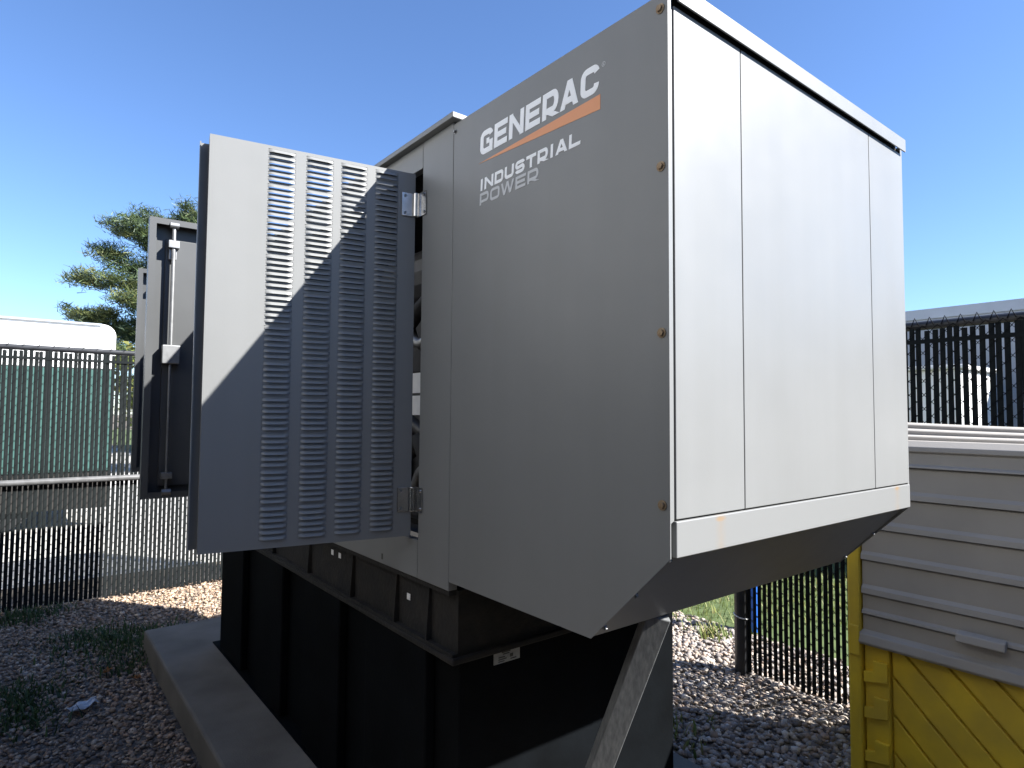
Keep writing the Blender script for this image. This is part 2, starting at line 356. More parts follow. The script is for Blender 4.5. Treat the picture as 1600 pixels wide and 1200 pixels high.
# logo decals: stroked letters, slanted like the badge
def arc(cx, cy, rx, ry, a0, a1, n=5): return [(cx + rx * math.cos(R(a0 + (a1 - a0) * i / n)), cy + ry * math.sin(R(a0 + (a1 - a0) * i / n))) for i in range(n + 1)]
def glyph(ch, w, h, t):
    q = t / 2; c = min(w, h) * .21; x0, x1, y0, y1 = q, w - q, q, h - q; m_ = h / 2
    tl = arc(x0 + c, y1 - c, c, c, 90, 180); bl = arc(x0 + c, y0 + c, c, c, 180, 270); br = arc(x1 - c, y0 + c, c, c, 270, 360); tr = arc(x1 - c, y1 - c, c, c, 0, 90)
    ud = h * .30
    if ch == 'C': return [[(x1, y1 - h * .16)] + arc(x1 - c, y1 - c, c, c, 25, 90) [0:] + tl + bl + br[:-1] + [(x1, y0 + h * .22)]]
    if ch == 'G': return [[(x1, y1 - h * .16)] + arc(x1 - c, y1 - c, c, c, 25, 90) + tl + bl + [(x1 - c, y0), (x1, y0), (x1, m_)], [(x1 - q, m_), (w * .5, m_)]]
    if ch == 'E': return [[(x0, 0), (x0, h)], [(t, y1), (w, y1)], [(t, m_), (w * .92, m_)], [(t, y0), (w, y0)]]
    if ch == 'N': return [[(x0, 0), (x0, h)], [(x1, 0), (x1, h)], [(x0 + q * .1, h - q * .6), (x1 - q * .1, q * .6)]]
    if ch in 'RP':
        l = [[(x0, 0), (x0, h)], [(t, y1), (x1 - c, y1)] + arc(x1 - c, y1 - ud, c, ud, 90, -90, 8) + [(t, y1 - 2 * ud)]]
        if ch == 'R': l.append([(w * .50, y1 - 2 * ud - q * .8), (x1 + q * .1, 0)])
        return l
    if ch == 'A': return [[(q * 1.0, 0), (w / 2, h)], [(w - q, 0), (w / 2, h)], [(w * .24, h * .27), (w * .76, h * .27)]]
    if ch == 'I': return [[(w / 2, 0), (w / 2, h)]]
    if ch == 'D': return [[(x0, 0), (x0, h)], [(t, y1), (x1 - c, y1)] + arc(x1 - c, y1 - c, c, c, 90, 0) + arc(x1 - c, y0 + c, c, c, 0, -90) + [(t, y0)]]
    if ch == 'U': return [[(x0, h), (x0, y0 + c)] + bl[1:] + br + [(x1, h)]]
    if ch == 'S': return [[(x1, y1 - h * .14)] + arc(x1 - c, y1 - c * .8, c, c * .8, 20, 90) + arc(x0 + c, y1 - h * .2, c, h * .2, 90, 270, 6) + arc(x1 - c, y0 + h * .2, c, h * .2, 90, -90, 6) + arc(x0 + c, y0 + c * .8, c, c * .8, 270, 200)]
    if ch == 'T': return [[(0, y1), (w, y1)], [(w / 2, 0), (w / 2, h - t)]]
    if ch == 'L': return [[(x0, 0), (x0, h)], [(t, y0), (w, y0)]]
    if ch == 'O': return [tl + bl + br + tr + [tl[0]]]
    if ch == 'W': return [[(q * .8, h), (w * .27, 0)], [(w * .27, 0), (w * .5, h)], [(w * .5, h), (w * .73, 0)], [(w * .73, 0), (w - q * .8, h)]]
def stroke_quads(path, t, flat):
    P = [Vector(p) for p in path]; P = [p for i, p in enumerate(P) if i == 0 or (p - P[i - 1]).length > 1e-6]
    L, Rr = [], []
    for i, p in enumerate(P):
        a = (P[i] - P[i - 1]).normalized() if i else None; b = (P[i + 1] - P[i]).normalized() if i < len(P) - 1 else None
        if a is None: n = Vector((-b.y, b.x))
        elif b is None: n = Vector((-a.y, a.x))
        else:
            n = Vector((-(a + b).y, (a + b).x)).normalized(); n = n / max(.5, n.dot(Vector((-a.y, a.x))))
        if len(P) == 2 and flat and abs((P[1] - P[0]).x) > 1e-6 and abs((P[1] - P[0]).y) > 1e-6: n = Vector((-1, 0)) / max(.4, abs(b.y if b else a.y)) if (P[1] - P[0]).y > 0 else Vector((1, 0)) / max(.4, abs(b.y if b else a.y))
        L.append(p + n * t / 2); Rr.append(p - n * t / 2)
    return L, Rr
def lettering(name, text, y_left, y_right, zb, h, t, material, gap=.008, slant=.055, x=XE, widths=None):
    ws = [(.42 if c == 'I' else 1.3 if c == 'W' else 1.05 if c in 'AN' else 1.0) for c in text]
    tot = sum(ws); w1 = (y_left - y_right - gap * (len(text) - 1)) / tot
    par = None
    u = 0
    for c, wf in zip(text, ws):
        w = w1 * wf; mb = MB()
        for k, pth in enumerate(glyph(c, w, h, t)):
            L, Rr = stroke_quads(pth, t, c in 'ANWR'); d0 = .0006 + .00015 * k
            vs = []
            if c in 'NR' and len(pth) == 2 and pth[0][0] != pth[1][0] and pth[0][1] != pth[1][1]: L, Rr = stroke_quads(pth, t * .82, True)
            for p in L + Rr:
                vs.append((x - d0, y_left - (u + p.x + slant * p.y - slant * h * .5), zb + p.y))
            n = len(L); back = [(x + .0002, b_, c_) for _, b_, c_ in vs]
            fs = [(i, i + 1, n + i + 1, n + i) for i in range(n - 1)]
            m2 = 2 * n
            fs += [(i, m2 + i, m2 + i + 1, i + 1) for i in range(n - 1)] + [(n + i + 1, m2 + n + i + 1, m2 + n + i, n + i) for i in range(n - 1)]
            mb.add(vs + back, fs)
        part(name, mb, material, gen); u += w + gap
lettering('logo_letter', 'GENERAC', 1.336, .902, 2.1845, .0625, .0147, LOGOW, gap=.0065)
lettering('logo_letter', 'INDUSTRIAL', 1.336, .957, 2.0885, .0315, .0082, LOGOW, gap=.0055)
lettering('logo_letter', 'POWER', 1.336, 1.098, 2.0505, .0315, .007, LOGOG, gap=.0062)
part('logo_wedge', MB().prism([(XE + .0002, 1.343, 2.1655), (XE + .0002, .899, 2.176), (XE + .0002, .899, 2.1435)], (-.0008, 0, 0)), LOGOO, gen)
rg = MB(); cy_, cz_ = .889, 2.2365
for i in range(10):
    a0, a1 = 2 * math.pi * i / 10, 2 * math.pi * (i + 1) / 10
    rg.add([(XE - .0006, cy_ + r_ * math.cos(a), cz_ + r_ * math.sin(a)) for r_, a in ((.0055, a0), (.0055, a1), (.0042, a1), (.0042, a0))], [(0, 1, 2, 3)])
rg.box(XE - .0007, XE, cy_ + .0005, cy_ + .002, cz_ - .0025, cz_ + .0025).box(XE - .0008, XE, cy_ - .002, cy_ + .0005, cz_ + .001, cz_ + .0025).box(XE - .0008, XE, cy_ - .002, cy_ + .0005, cz_ - .0025, cz_ - .0005)
part('trademark_symbol', rg, LOGOG, gen)

# louvered door, hinged at the near side of the opening and swung out
def door_local(name, hinge, ang, w, z0, z1, hand):
    """frame: +X from the hinge to the free edge, +Y the door's outer face normal... flanges go to -Y"""
    o = bpy.data.objects.new(name, None); return o
HZ0, HZ1 = 1.136, 2.233
h1 = Vector((.931, 1.668, 0)); e1 = Vector((.37, 1.764, 0))
W1 = (e1 - h1).length; A1 = math.atan2(e1.y - h1.y, e1.x - h1.x)
# local frame: x along the door from hinge, y to the left of it; outer face (towards -y world) is local +y because the door points to -x
cols = [(.054, .125), (.150, .226), (.2475, .3235), (.352, .424)]
pitch = .01565
zrow = [];  z = 2.2185
for g in range(11):
    for k in range(6): zrow.append(z); z -= pitch
    z -= pitch * .24
HH = .0053       # half height of the opening
xs = [0.0];  [xs.extend(c) for c in cols]; xs.append(W1)
zs = [HZ1] ; [zs.extend((a + HH, a - HH)) for a in zrow]; zs.append(HZ0)
V = [(x, .0, z) for z in zs for x in xs]; nx = len(xs); F = []
for j in range(len(zs) - 1):
    for i in range(nx - 1):
        if j % 2 == 1 and i % 2 == 1: continue
        F.append((j * nx + i, j * nx + i + 1, (j + 1) * nx + i + 1, (j + 1) * nx + i))
F = [f[::-1] for f in F]
doorm = MB(); doorm.add(V, F)
B2 = .042
def flange(mb, w, z0, z1, depth, lip=.018, sy=-1, t=.002, e=.0022):
    """folded edges behind a sheet lying at y=0 (depth towards sy)"""
    d = sy * depth
    lo, hi = min(sy * e, d), max(sy * e, d)
    mb.box(0, t, lo, hi, z0, z1); mb.box(w - t, w, lo, hi, z0, z1)
    mb.box(t, w - t, lo, hi, z1 - t, z1); mb.box(t, w - t, lo, hi, z0, z0 + t)
    l0, l1 = min(d, d - sy * t), max(d, d - sy * t)
    mb.box(t, lip, l0, l1, z0 + t, z1 - t); mb.box(w - lip, w - t, l0, l1, z0 + t, z1 - t)
    mb.box(lip, w - lip, l0, l1, z1 - lip, z1 - t); mb.box(lip, w - lip, l0, l1, z0 + t, z0 + lip)
me = doorm.mesh('louvered_door', PAINT)
door1 = link('louvered_door', me, gen, Vector((h1.x, h1.y, 0)) - gen.location); door1.rotation_euler.z = A1
sm = door1.modifiers.new('thickness', 'SOLIDIFY'); sm.thickness = .002; sm.offset = -1
fl = MB(); flange(fl, W1, HZ0, HZ1, B2)
lpart('door_flange', fl, PAINT, door1)
lpart('overlap_strip', MB().box(W1 - .012, W1 + .022, -.060, -.0425, HZ0 + .005, HZ1 - .012).box(W1 + .019, W1 + .022, -.0424, -.030, HZ0 + .005, HZ1 - .012), PAINT, door1)
# louver hood: pressed outwards, open along its lower edge
def louver_mesh(L):
    ns, nv = 13, 5; vs = []; D = .0084
    for a in range(ns):
        s = a / (ns - 1); k = min(1, math.sin(math.pi * min(max(s, .0), 1)) * 2.0) ** .75 if 0 < s < 1 else 0
        for b in range(nv):
            t = b / (nv - 1)
            vs.append((s * L, .0004 + D * k * math.sin(t * math.pi / 2) ** 1.35, HH + .0015 - t * (2 * HH + .0010)))
    fs = [(a * nv + b, a * nv + b + 1, (a + 1) * nv + b + 1, (a + 1) * nv + b) for a in range(ns - 1) for b in range(nv - 1)]
    me = bpy.data.meshes.new('louver'); me.from_pydata(vs, [], fs); me.materials.append(PAINT); me.shade_smooth(); return me
for (a, b) in cols:
    lm = louver_mesh(b - a)
    for zc in zrow: link('louver', lm, door1, (a, 0, zc))
# hinges: leaf on the door, knuckle, leaf on the post
def hinge(parent, z, onpost):
    mb = MB().tube([(.0, .010, z - .036), (.0, .010, z + .036)], .0085, 14)
    mb.box(.010, .044, .0032, .0062, z - .036, z + .036)
    hb = lpart('hinge', mb, STEEL, parent, .0012)
    q = MB()
    for dz in (-.026, .026): q.tube([(.033, .0062, z + dz), (.033, .0088, z + dz)], .0042, 10)
    pm = MB().box(XE - .0045, XE - .0015, 1.6385 - .026, 1.6385 + .016, z - .036, z + .036)
    for dz in (-.026, .026): pm.tube([(XE - .0045, 1.622, z + dz), (XE - .0072, 1.622, z + dz)], .0042, 10)
    lpart('hinge_screw', q, GALV, parent)
    part('hinge_leaf', pm, STEEL, gen)
hinge(door1, 2.134, True); hinge(door1, 1.245, True)

# the two plain leaves seen from inside
def plain_leaf(hx, hy, ex, ey, z0, z1, rods):
    h = Vector((hx, hy, 0)); e = Vector((ex, ey, 0)); w = (e - h).length
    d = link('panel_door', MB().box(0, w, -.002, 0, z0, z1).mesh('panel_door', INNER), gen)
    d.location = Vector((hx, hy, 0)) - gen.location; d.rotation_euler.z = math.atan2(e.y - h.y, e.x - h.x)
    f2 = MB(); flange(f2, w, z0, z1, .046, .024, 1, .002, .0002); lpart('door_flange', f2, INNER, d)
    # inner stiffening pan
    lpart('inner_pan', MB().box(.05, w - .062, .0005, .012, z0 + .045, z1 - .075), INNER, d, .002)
    if rods:
        xr = w - .088; zl = (z0 + z1) / 2 + .02
        lpart('latch_rod', MB().tube([(xr, .036, zl), (xr, .036, z1 - .028)], .0075, 12).tube([(xr, .036, zl - .05), (xr, .036, z0 + .03)], .0055, 12), GALV, d, smooth=False)
        lpart('latch_case', MB().box(xr - .034, xr + .03, .0125, .046, zl - .045, zl + .03), GALV, d, .003)
        lpart('rod_roller', MB().tube([(xr - .016, .040, z1 - .022), (xr + .016, .040, z1 - .022)], .013, 14), GALV, d)
        lpart('rod_guide', MB().box(xr - .02, xr + .02, .0125, .048, z1 - .115, z1 - .085).box(xr - .012, xr + .016, .0125, .030, z1 - .16, z1 - .1155), GALV, d, .002)
        lpart('rod_guide', MB().box(xr - .02, xr + .02, .0125, .048, z0 + .075, z0 + .10), GALV, d, .002)
        lpart('rod_roller', MB().tube([(xr - .016, .040, z0 + .022), (xr + .016, .040, z0 + .022)], .013, 14), GALV, d)
    return d
plain_leaf(.938, 2.835, .384, 2.86, 1.158, 2.276, True)
plain_leaf(.938, 4.01, .50, 4.05, 1.168, 2.30, True)
# the near leaf of the far pair stays shut
part('panel_door', MB().box(XE - .001, XE + .02, 2.909, 3.44, 1.129, 2.243), PAINT, gen, .002)

# ------------------------------------------------------------------ leaning timber under the hood
tb = thing('timber_prop', 'weathered grey timber leaning from the pad up to the underside of the hood', 'timber', (1.135, 1.30, .15))
p0, p1 = Vector((1.135, 1.30, .155)), Vector((1.178, .945, 1.04))
ax = (p1 - p0).normalized(); sx = Vector((.80, -.60, 0)); sx = (sx - ax * sx.dot(ax)).normalized(); sy = ax.cross(sx)
q = [p0 + sx * a * .029 + sy * b * .017 for a, b in ((-1, -1), (1, -1), (1, 1), (-1, 1))]
part('board', MB().prism(q, ax * (p1 - p0).length), LUMBER, tb, .003)

# ------------------------------------------------------------------ chain-link fences with privacy slats
def slat_mesh(name, h, w=.0225):
    return MB().prism([(-w / 2, 0, 0), (-w / 4, -.0022, 0), (w / 4, -.0022, 0), (w / 2, 0, 0), (w / 4, .0022, 0), (-w / 4, .0022, 0)], (0, 0, h)).mesh(name, SLAT)
def wire_mesh(n, H, p=.031, h=.066, zb=.02):
    V, Fc = [], []; r = .0023
    rows = int((H - zb) / (h / 2))
    base = 0; tri = [(math.cos(2 * math.pi * k / 4 + .78), math.sin(2 * math.pi * k / 4 + .78)) for k in range(4)]
    for k in range(n):
        off = (k % 2) * h / 2
        pts = []
        for i in range(rows + 1):
            z = zb + off + i * h / 2
            if z > H + .012: break
            side = i % 2
            u = (k + side) * p + (.0013 if side else -.0013)
            pts.append((u, -.0012 if side else .0012, z))
            um = (k + .5) * p; pts.append((um, -.0050 if side == 0 else .0050, z + h / 4))
        pts = pts[:-1]
        for i, (u, v, z) in enumerate(pts):
            for c, s in tri: V.append((u + c * r, v + s * r, z))
        for i in range(len(pts) - 1):
            a = base + i * 4
            for q in range(4): Fc.append((a + q, a + (q + 1) % 4, a + 4 + (q + 1) % 4, a + 4 + q))
        base += len(pts) * 4
        # twisted barb above the rail on every second pair
        u, v, z = pts[-1]
    return arr_mesh('chain_link', np.array(V), np.array(Fc), WIRE)
def fence(label, loc, rz, n, H, knuck, midrail, posts, gap_bottom=.03, slat_w=.0225):
    f = thing('chain_link_fence', label, 'fence', loc, rz, 'slatted chain-link fences round the yard')
    p = .031; L = n * p
    link('chain_link', wire_mesh(n, H - .01), f)['kind'] = 'stuff'
    sm_ = slat_mesh('slat', H - gap_bottom - .030, slat_w)
    for k in range(n):
        o = link('slat', sm_, f, ((k + .5) * p + random.uniform(-.0012, .0012), random.uniform(-.0008, .0008), gap_bottom + random.uniform(-.008, .008)))
        o.rotation_euler = (random.uniform(-.002, .002), random.uniform(-.0028, .0028), random.uniform(-.10, .10))
    lpart('top_rail', MB().tube([(0, .028, H - .008), (L, .028, H - .008)], .0215, 14), POST, f, smooth=False)
    lpart('locking_strip', MB().box(0, L, -.009, -.0065, H - .098, H - .078), SLAT, f)
    if knuck:
        mb = MB()
        for k in range(0, n, 2):
            u = (k + 1) * p
            mb.tube([(u - .016, 0, H - .012), (u, -.003, H + .026), (u + .016, 0, H - .012)], .0028, 5)
        o = lpart('wire_barb', mb, WIRE, f); o['kind'] = 'stuff'
    else:
        mb = MB()
        for k in range(0, n, 3):
            u = (k + 1) * p
            mb.tube([(u - .004, 0, H + .004), (u + .002, .012, H + .018), (u + .007, .026, H + .016)], .0026, 5)
        o = lpart('wire_barb', mb, WIRE, f); o['kind'] = 'stuff'
    if midrail: lpart('middle_rail', MB().tube([(0, -.034, .965), (L, -.034, .965)], .0235, 14), RAILM, f)
    for (u, v, r) in posts:
        lpart('post', MB().tube([(u, v, 0), (u, v, H + .02)], r, 18), POST, f)
    return f
fence('slatted black chain-link fence with a grey middle rail, behind the far end of the generator', (-.95, 5.95, 0), 0, 100, 1.985, False, True, [(.05, .06, .03), (2.9, .06, .03)], slat_w=.0242)
fr = fence('slatted black chain-link fence beside the yellow shed, ending at a post', (3.36, 2.045, 0), R(-90), 104, 1.945, True, False, [(-.035, .0, .042), (2.4, .06, .03)])
fence('unseen slatted black chain-link fence added behind the viewer to shade the ground', (-.95, -1.25, 0), 0, 139, 1.945, False, False, [(.05, -.06, .03), (2.2, -.06, .03), (4.25, -.06, .03)], slat_w=.029)  # unseen, added with wide slats to shade ground and hood underside
fence('unseen slatted black chain-link fence added on the left to darken the low side of the generator', (-.95, -1.25, 0), R(90), 232, 1.945, False, False, [(2.4, .06, .03), (4.8, .06, .03)], slat_w=.029)  # unseen, added to block low light from the generator's long side
lpart('cable_tie', MB().tube([(-.035 + .0435 * math.cos(a * .4), .0435 * math.sin(a * .4), .335 - .010 * math.cos(a * .4)) for a in range(17)], .0035, 6), LABEL, fr)

# ------------------------------------------------------------------ yellow spill shed with rolling shutter
XS = 2.72
shed = thing('spill_shed', 'yellow plastic storage shed with a grey slatted rolling front, between generator and fence', 'storage shed', (3.0, .5, 0))
YA, YB = -.45, 1.195
base = MB().box(XS + .03, 3.30, YA, YB - .03, .02, .60)
part('base_box', base, YELLOW, shed, .015)
part('inner_body', MB().box(XS + .014, 3.30, YA + .01, YB - .065, .601, 1.405), ROLLG, shed)
# front panel of slanting boards
brd_w = .145; sl_ = 1.02
def clip_band(u0, ya, yb, za, zb):
    # parallelogram band z = u - s*(y) clipped to the rectangle
    poly = [(ya, za), (yb, za), (yb, zb), (ya, zb)]
    def cut(poly, f):
        out = []
        for i in range(len(poly)):
            a, b = poly[i], poly[(i + 1) % len(poly)]; fa, fb = f(a), f(b)
            if fa >= 0: out.append(a)
            if fa * fb < 0: t = fa / (fa - fb); out.append((a[0] + (b[0] - a[0]) * t, a[1] + (b[1] - a[1]) * t))
        return out
    f1 = lambda p: (p[1] - sl_ * p[0]) - u0
    f2 = lambda p: (u0 + brd_w - .012) - (p[1] - sl_ * p[0])
    poly = cut(poly, f1)
    return cut(poly, f2) if len(poly) > 2 else []
u = -1.3
while u < 1.2:
    poly = clip_band(u, YA + .02, YB - .155, .04, .585)
    if len(poly) > 2:
        part('slanting_board', MB().prism([(XS + .03, y, z) for y, z in poly], (-.016, 0, 0)), YELLOW, shed, .004)
    u += brd_w
# corner column with pockets
part('corner_column', MB().box(XS - .005, XS + .0295, YB - .15, YB - .06, .03, .60), YELLOW, shed, .006)
for zc in (.16, .33, .47):
    part('latch_pocket', MB().prism([(XS - .0055, YB - .149, zc - .012), (XS - .0055, YB - .062, zc - .030), (XS - .0055, YB - .062, zc + .012), (XS - .0055, YB - .098, zc + .020), (XS - .0055, YB - .098, zc + .062), (XS - .0055, YB - .149, zc + .062)], (-.017, 0, 0)), YELLOW, shed, .002)
part('side_wing', MB().box(XS - .03, 3.30, YB - .055, YB - .005, .0, 1.30), YELLOW, shed, .012)
part('side_bracket', MB().box(XS - .04, XS - .0305, YB - .055, YB - .012, .54, .66), YELLOW, shed, .004)
# rolling shutter front
zt = [1.3623, 1.300, 1.175, 1.047, .920, .785, .705, .620]
prev = zt[0]
for k in range(1, len(zt)):
    a, b = zt[k - 1], zt[k]; hgt = a - b
    prof = [(0, a), (-.004, a - .004), (-.004, b + hgt * .30), (-.016, b + hgt * .20), (-.018, b + .006), (-.004, b + .003), (.012, b + .003), (.012, a)]
    o = part('shutter_slat', MB().prism([(XS - .006 + dx, YA, z) for dx, z in prof], (0, YB - .06 - YA, 0)), ROLLG, shed)
part('shutter_lip', MB().prism([(XS - .004, YA, .644), (XS - .034, YA, .632), (XS - .040, YA, .600), (XS - .030, YA, .588), (XS + .0, YA, .600)], (0, YB - .035 - YA, 0)), ROLLG, shed, .004)
part('pull_handle', MB().prism([(XS - .022, .66, .735), (XS - .055, .66, .728), (XS - .060, .66, .700), (XS - .046, .66, .694), (XS - .022, .66, .715)], (0, .145, 0)), ROLLG, shed, .004)
# top: front rail, then stepped ribs bowing down to the middle of the shed
part('front_rail', MB().prism([(XS - .010, YA, 1.3625), (XS - .018, YA, 1.368), (XS - .016, YA, 1.385), (XS + .012, YA, 1.408), (XS + .04, YA, 1.4085), (XS + .04, YA, 1.3625)], (0, YB - .06 - YA, 0)), ROLLG, shed, .002)
def bow_rib(x0, x1, zfun, hgt):
    mb = MB(); N = 14; vs = []
    for i in range(N + 1):
        y = YA + (YB - .03 - YA) * i / N; z = zfun(y)
        vs += [(x0, y, z - hgt), (x0, y, z - .004), (x0 + .006, y, z), (x1, y, z + .09 * (x1 - x0)), (x1, y, z - hgt)]
    fs = [(i * 5 + k, i * 5 + (k + 1) % 5, (i + 1) * 5 + (k + 1) % 5, (i + 1) * 5 + k) for i in range(N) for k in range(5)]
    fs += [(0, 1, 2, 3, 4), tuple(N * 5 + k for k in reversed(range(5)))]
    return mb.add(vs, fs)
sag = lambda y: ((y - .1) / 1.0) ** 2
for (x0, x1, zl, zr) in ((2.765, 2.81, 1.408, 1.407), (2.811, 2.86, 1.430, 1.424), (2.861, 2.92, 1.452, 1.440), (2.921, 3.30, 1.474, 1.458)):
    part('roof_rib', bow_rib(x0, x1 if x1 < 3 else 2.98, lambda y, zl=zl, zr=zr: zr - .006 + (zl - zr) * sag(y) / .74, .03), ROLLG, shed)
part('roof_deck', MB().box(2.97, 3.30, YA, YB - .03, 1.406, 1.452), ROLLG, shed, .01)

# ------------------------------------------------------------------ unseen blocks added left and behind to shape the light
BOUNCE_WALL = mat('beige_bounce_wall', (.66, .645, .61), .7, var=.06, vscale=1.5)  # pale tone raised to bounce more light
bl = thing('added_building', 'unseen beige clad block added left of the yard to bounce light onto the generator', 'added_building', (-9, 3, 0))
part('wall', MB().box(-14, -3.8, -4.4, 13, .5, 6.6), BOUNCE_WALL, bl, .02)  # unseen pale block added to bounce sunlight onto the long side
part('plinth', MB().box(-14, -3.76, -4.3995, 13.04, 0, .5), CONC, bl)
bh = thing('added_building', 'unseen dark block added behind the viewer to keep sky light off the louvered door', 'added_building', (-7, -8, 0))
part('wall', MB().box(-14, -.45, -11, -4.401, 0, 6.6), mat('dark_sky_blocker', (.05, .035, .03), .85, var=.25, vscale=9, bump=.3), bh, .02)  # unseen dark block added to hide sky from the shaded door
for k in range(11): part('wall_seam', MB().box(-3.7995, -3.775, -3.6 + 1.5 * k, -3.54 + 1.5 * k, .501, 6.5), BOUNCE_WALL, bl)
part('roof', MB().prism([(-14.1, -11.1, 6.601), (-.35, -11.1, 6.601), (-.35, -4.3, 6.601), (-3.7, -4.3, 6.601), (-3.7, 13.1, 6.601), (-14.1, 13.1, 6.601)], (0, 0, .16)), RAILM, bl)
part('door', MB().box(-3.7995, -3.755, 1.6, 2.6, .502, 2.6), GREYW, bl, .005)

# ------------------------------------------------------------------ things beyond the fences
tr = thing('box_trailer', 'white box trailer with green lower side parked beyond the far fence', 'trailer', (-2.2, 11.0, 0))
def round_box(x0, x1, y0, y1, z0, z1, r):
    pts = [(x0, z0), (x1, z0)] + [(x1 - r + r * math.cos(a), z1 - r + r * math.sin(a)) for a in [R(9 * i) for i in range(11)]] + [(x0, z1)]
    return MB().prism([(x, y0, z) for x, z in pts], (0, y1 - y0, 0))
part('upper_body', round_box(-6.5, .985, 9.8, 12.2, 2.06, 2.645, .15), WHITEP, tr)
part('roof_edge', MB().box(-6.5, .82, 9.77, 9.7995, 2.625, 2.650), GREYW, tr)
part('lower_body', MB().box(-6.5, .975, 9.81, 12.2, .72, 2.0595), TEAL, tr, .02)
part('under_trailer_shade', MB().box(-6.4, .96, 9.84, 9.87, .24, .7199), UNDER_SHADE, tr, .005)  # dark sheet painting the shade below the trailer body
part('chassis', MB().box(-6.3, .9, 10.0, 12.0, .45, .72), RUBBER, tr)
for xw in (-.2, -1.2):
    for yw in (9.92, 11.85):
        w_ = part('wheel', MB().tube([(xw, yw, .42), (xw, yw + .24, .42)], .42, 24), RUBBER, tr)
        part('wheel_hub', MB().tube([(xw, yw - .02, .42), (xw, yw, .42)], .2, 16), GALV, w_)
part('landing_leg', MB().box(-5.2, -5.1, 10.2, 10.3, 0, .45), RUBBER, tr)
gt = thing('semi_trailer', 'long grey trailer parked beyond the fence on the right', 'trailer', (9.2, 2.4, 0))
part('body', MB().box(8.0, 10.5, -7, 3.6, 1.1, 2.62), GREYW, gt, .02)
part('roof_rail', MB().box(7.975, 7.9995, -7, 3.6, 2.60, 2.715), mat('rail_aluminium', (.36, .40, .46), .5, .3, var=.05), gt, .005)
part('chassis', MB().box(8.3, 10.2, -6.8, 3.4, .75, 1.099), RUBBER, gt)
for yw in (2.6, 1.4):
    w_ = part('wheel', MB().tube([(8.05, yw, .5), (8.35, yw, .5)], .5, 24), RUBBER, gt)
    part('wheel_hub', MB().tube([(8.02, yw, .5), (8.05, yw, .5)], .22, 16), GALV, w_)
    part('wheel', MB().tube([(10.15, yw, .5), (10.45, yw, .5)], .5, 24), RUBBER, gt)
for yr in np.arange(-6.5, 3.5, .6): part('side_post', MB().box(7.985, 7.9995, yr, yr + .03, 1.12, 2.59), GREYW, gt)
cab = thing('utility_cabinet', 'white metal utility cabinet beyond the right fence, before the grey trailer', 'cabinet', (6.9, 2.1, 0))
part('body', MB().box(6.55, 7.5, 1.88, 2.5, .25, 1.93), WHITEP, cab, .02)
part('lid', MB().box(6.51, 7.54, 1.84, 2.54, 1.931, 1.97), WHITEP, cab, .01)
part('plinth', MB().box(6.5, 7.55, 1.82, 2.56, 0, .25), CONC, cab, .01)
part('door', MB().box(6.6, 7.45, 1.865, 1.8795, .32, 1.86), WHITEP, cab, .004)
b = thing('bollard', 'blue painted pipe bollard just behind the end post of the right fence', 'bollard', (4.06, 2.43, 0))
part('pipe', MB().tube([(4.06, 2.43, 0), (4.06, 2.43, .72), (4.06, 2.43, .755), (4.06, 2.43, .765)], [.042, .042, .03, .004], 18), BLUEP, b)

# ------------------------------------------------------------------ gravel stones, grass, weeds
ico = bmesh.new(); bmesh.ops.create_icosphere(ico, subdivisions=1, radius=1)
IV = np.array([v.co[:] for v in ico.verts]); IF = np.array([[v.index for v in f.verts] for f in ico.faces]); ico.free()
def stones(name, regions, dens, smin, smax, inside, stain):
    P = []
    for (x0, x1, y0, y1) in regions:
        n = int((x1 - x0) * (y1 - y0) * dens); P.append(np.stack([rng.uniform(x0, x1, n), rng.uniform(y0, y1, n)], 1))
    P = np.concatenate(P); P = P[inside(P[:, 0], P[:, 1])]; n = len(P)
    s = (smin + (smax - smin) * rng.random(n) ** 1.3) * np.where(rng.random(n) < .12, 1.4, 1)
    sc = np.stack([s, s * rng.uniform(.6, .95, n), s * rng.uniform(.38, .65, n)], 1)
    noise = 1 + rng.uniform(-.2, .2, (n, len(IV), 1))
    A = IV[None] * noise * sc[:, None, :]
    th = rng.uniform(0, 6.283, n); tl = rng.uniform(-.45, .45, n)
    c, sn = np.cos(tl)[:, None], np.sin(tl)[:, None]; x, y, z = A[..., 0], A[..., 1], A[..., 2]
    x, z = x * c - z * sn, x * sn + z * c
    c, sn = np.cos(th)[:, None], np.sin(th)[:, None]; x, y = x * c - y * sn, x * sn + y * c
    zz = rng.uniform(.002, .020, n)
    V = np.stack([x + P[:, 0:1], y + P[:, 1:2], z + zz[:, None]], 2).reshape(-1, 3)
    Fc = (IF[None] + (np.arange(n) * len(IV))[:, None, None]).reshape(-1, 3)
    pal = np.array([(.33, .27, .22), (.40, .34, .28), (.24, .20, .17), (.36, .27, .21), (.16, .14, .13), (.50, .45, .40), (.27, .24, .22)])
    t = pal[rng.integers(0, len(pal), n)] * rng.uniform(.7, 1.12, (n, 1)) * np.array(stain)
    o = link(name, arr_mesh(name, V, Fc, STONE, np.repeat(t, len(IV), 0), smooth=False)); o['kind'] = 'stuff'; return o
notpad = lambda x, y: ~((x > .64) & (x < 2.13) & (y > .97) & (y < 4.5)) & ~((x > 2.68) & (y < 1.17) & (x < 3.32))
stones('gravel', [(2.1, 3.98, .9, 3.3)], 2600, .009, .0235, notpad, (1, 1, 1))
stones('gravel', [(-.75, .66, 2.2, 6.0), (.64, 2.0, 4.48, 6.1)], 3300, .005, .0165, notpad, (1.1, .95, .80))

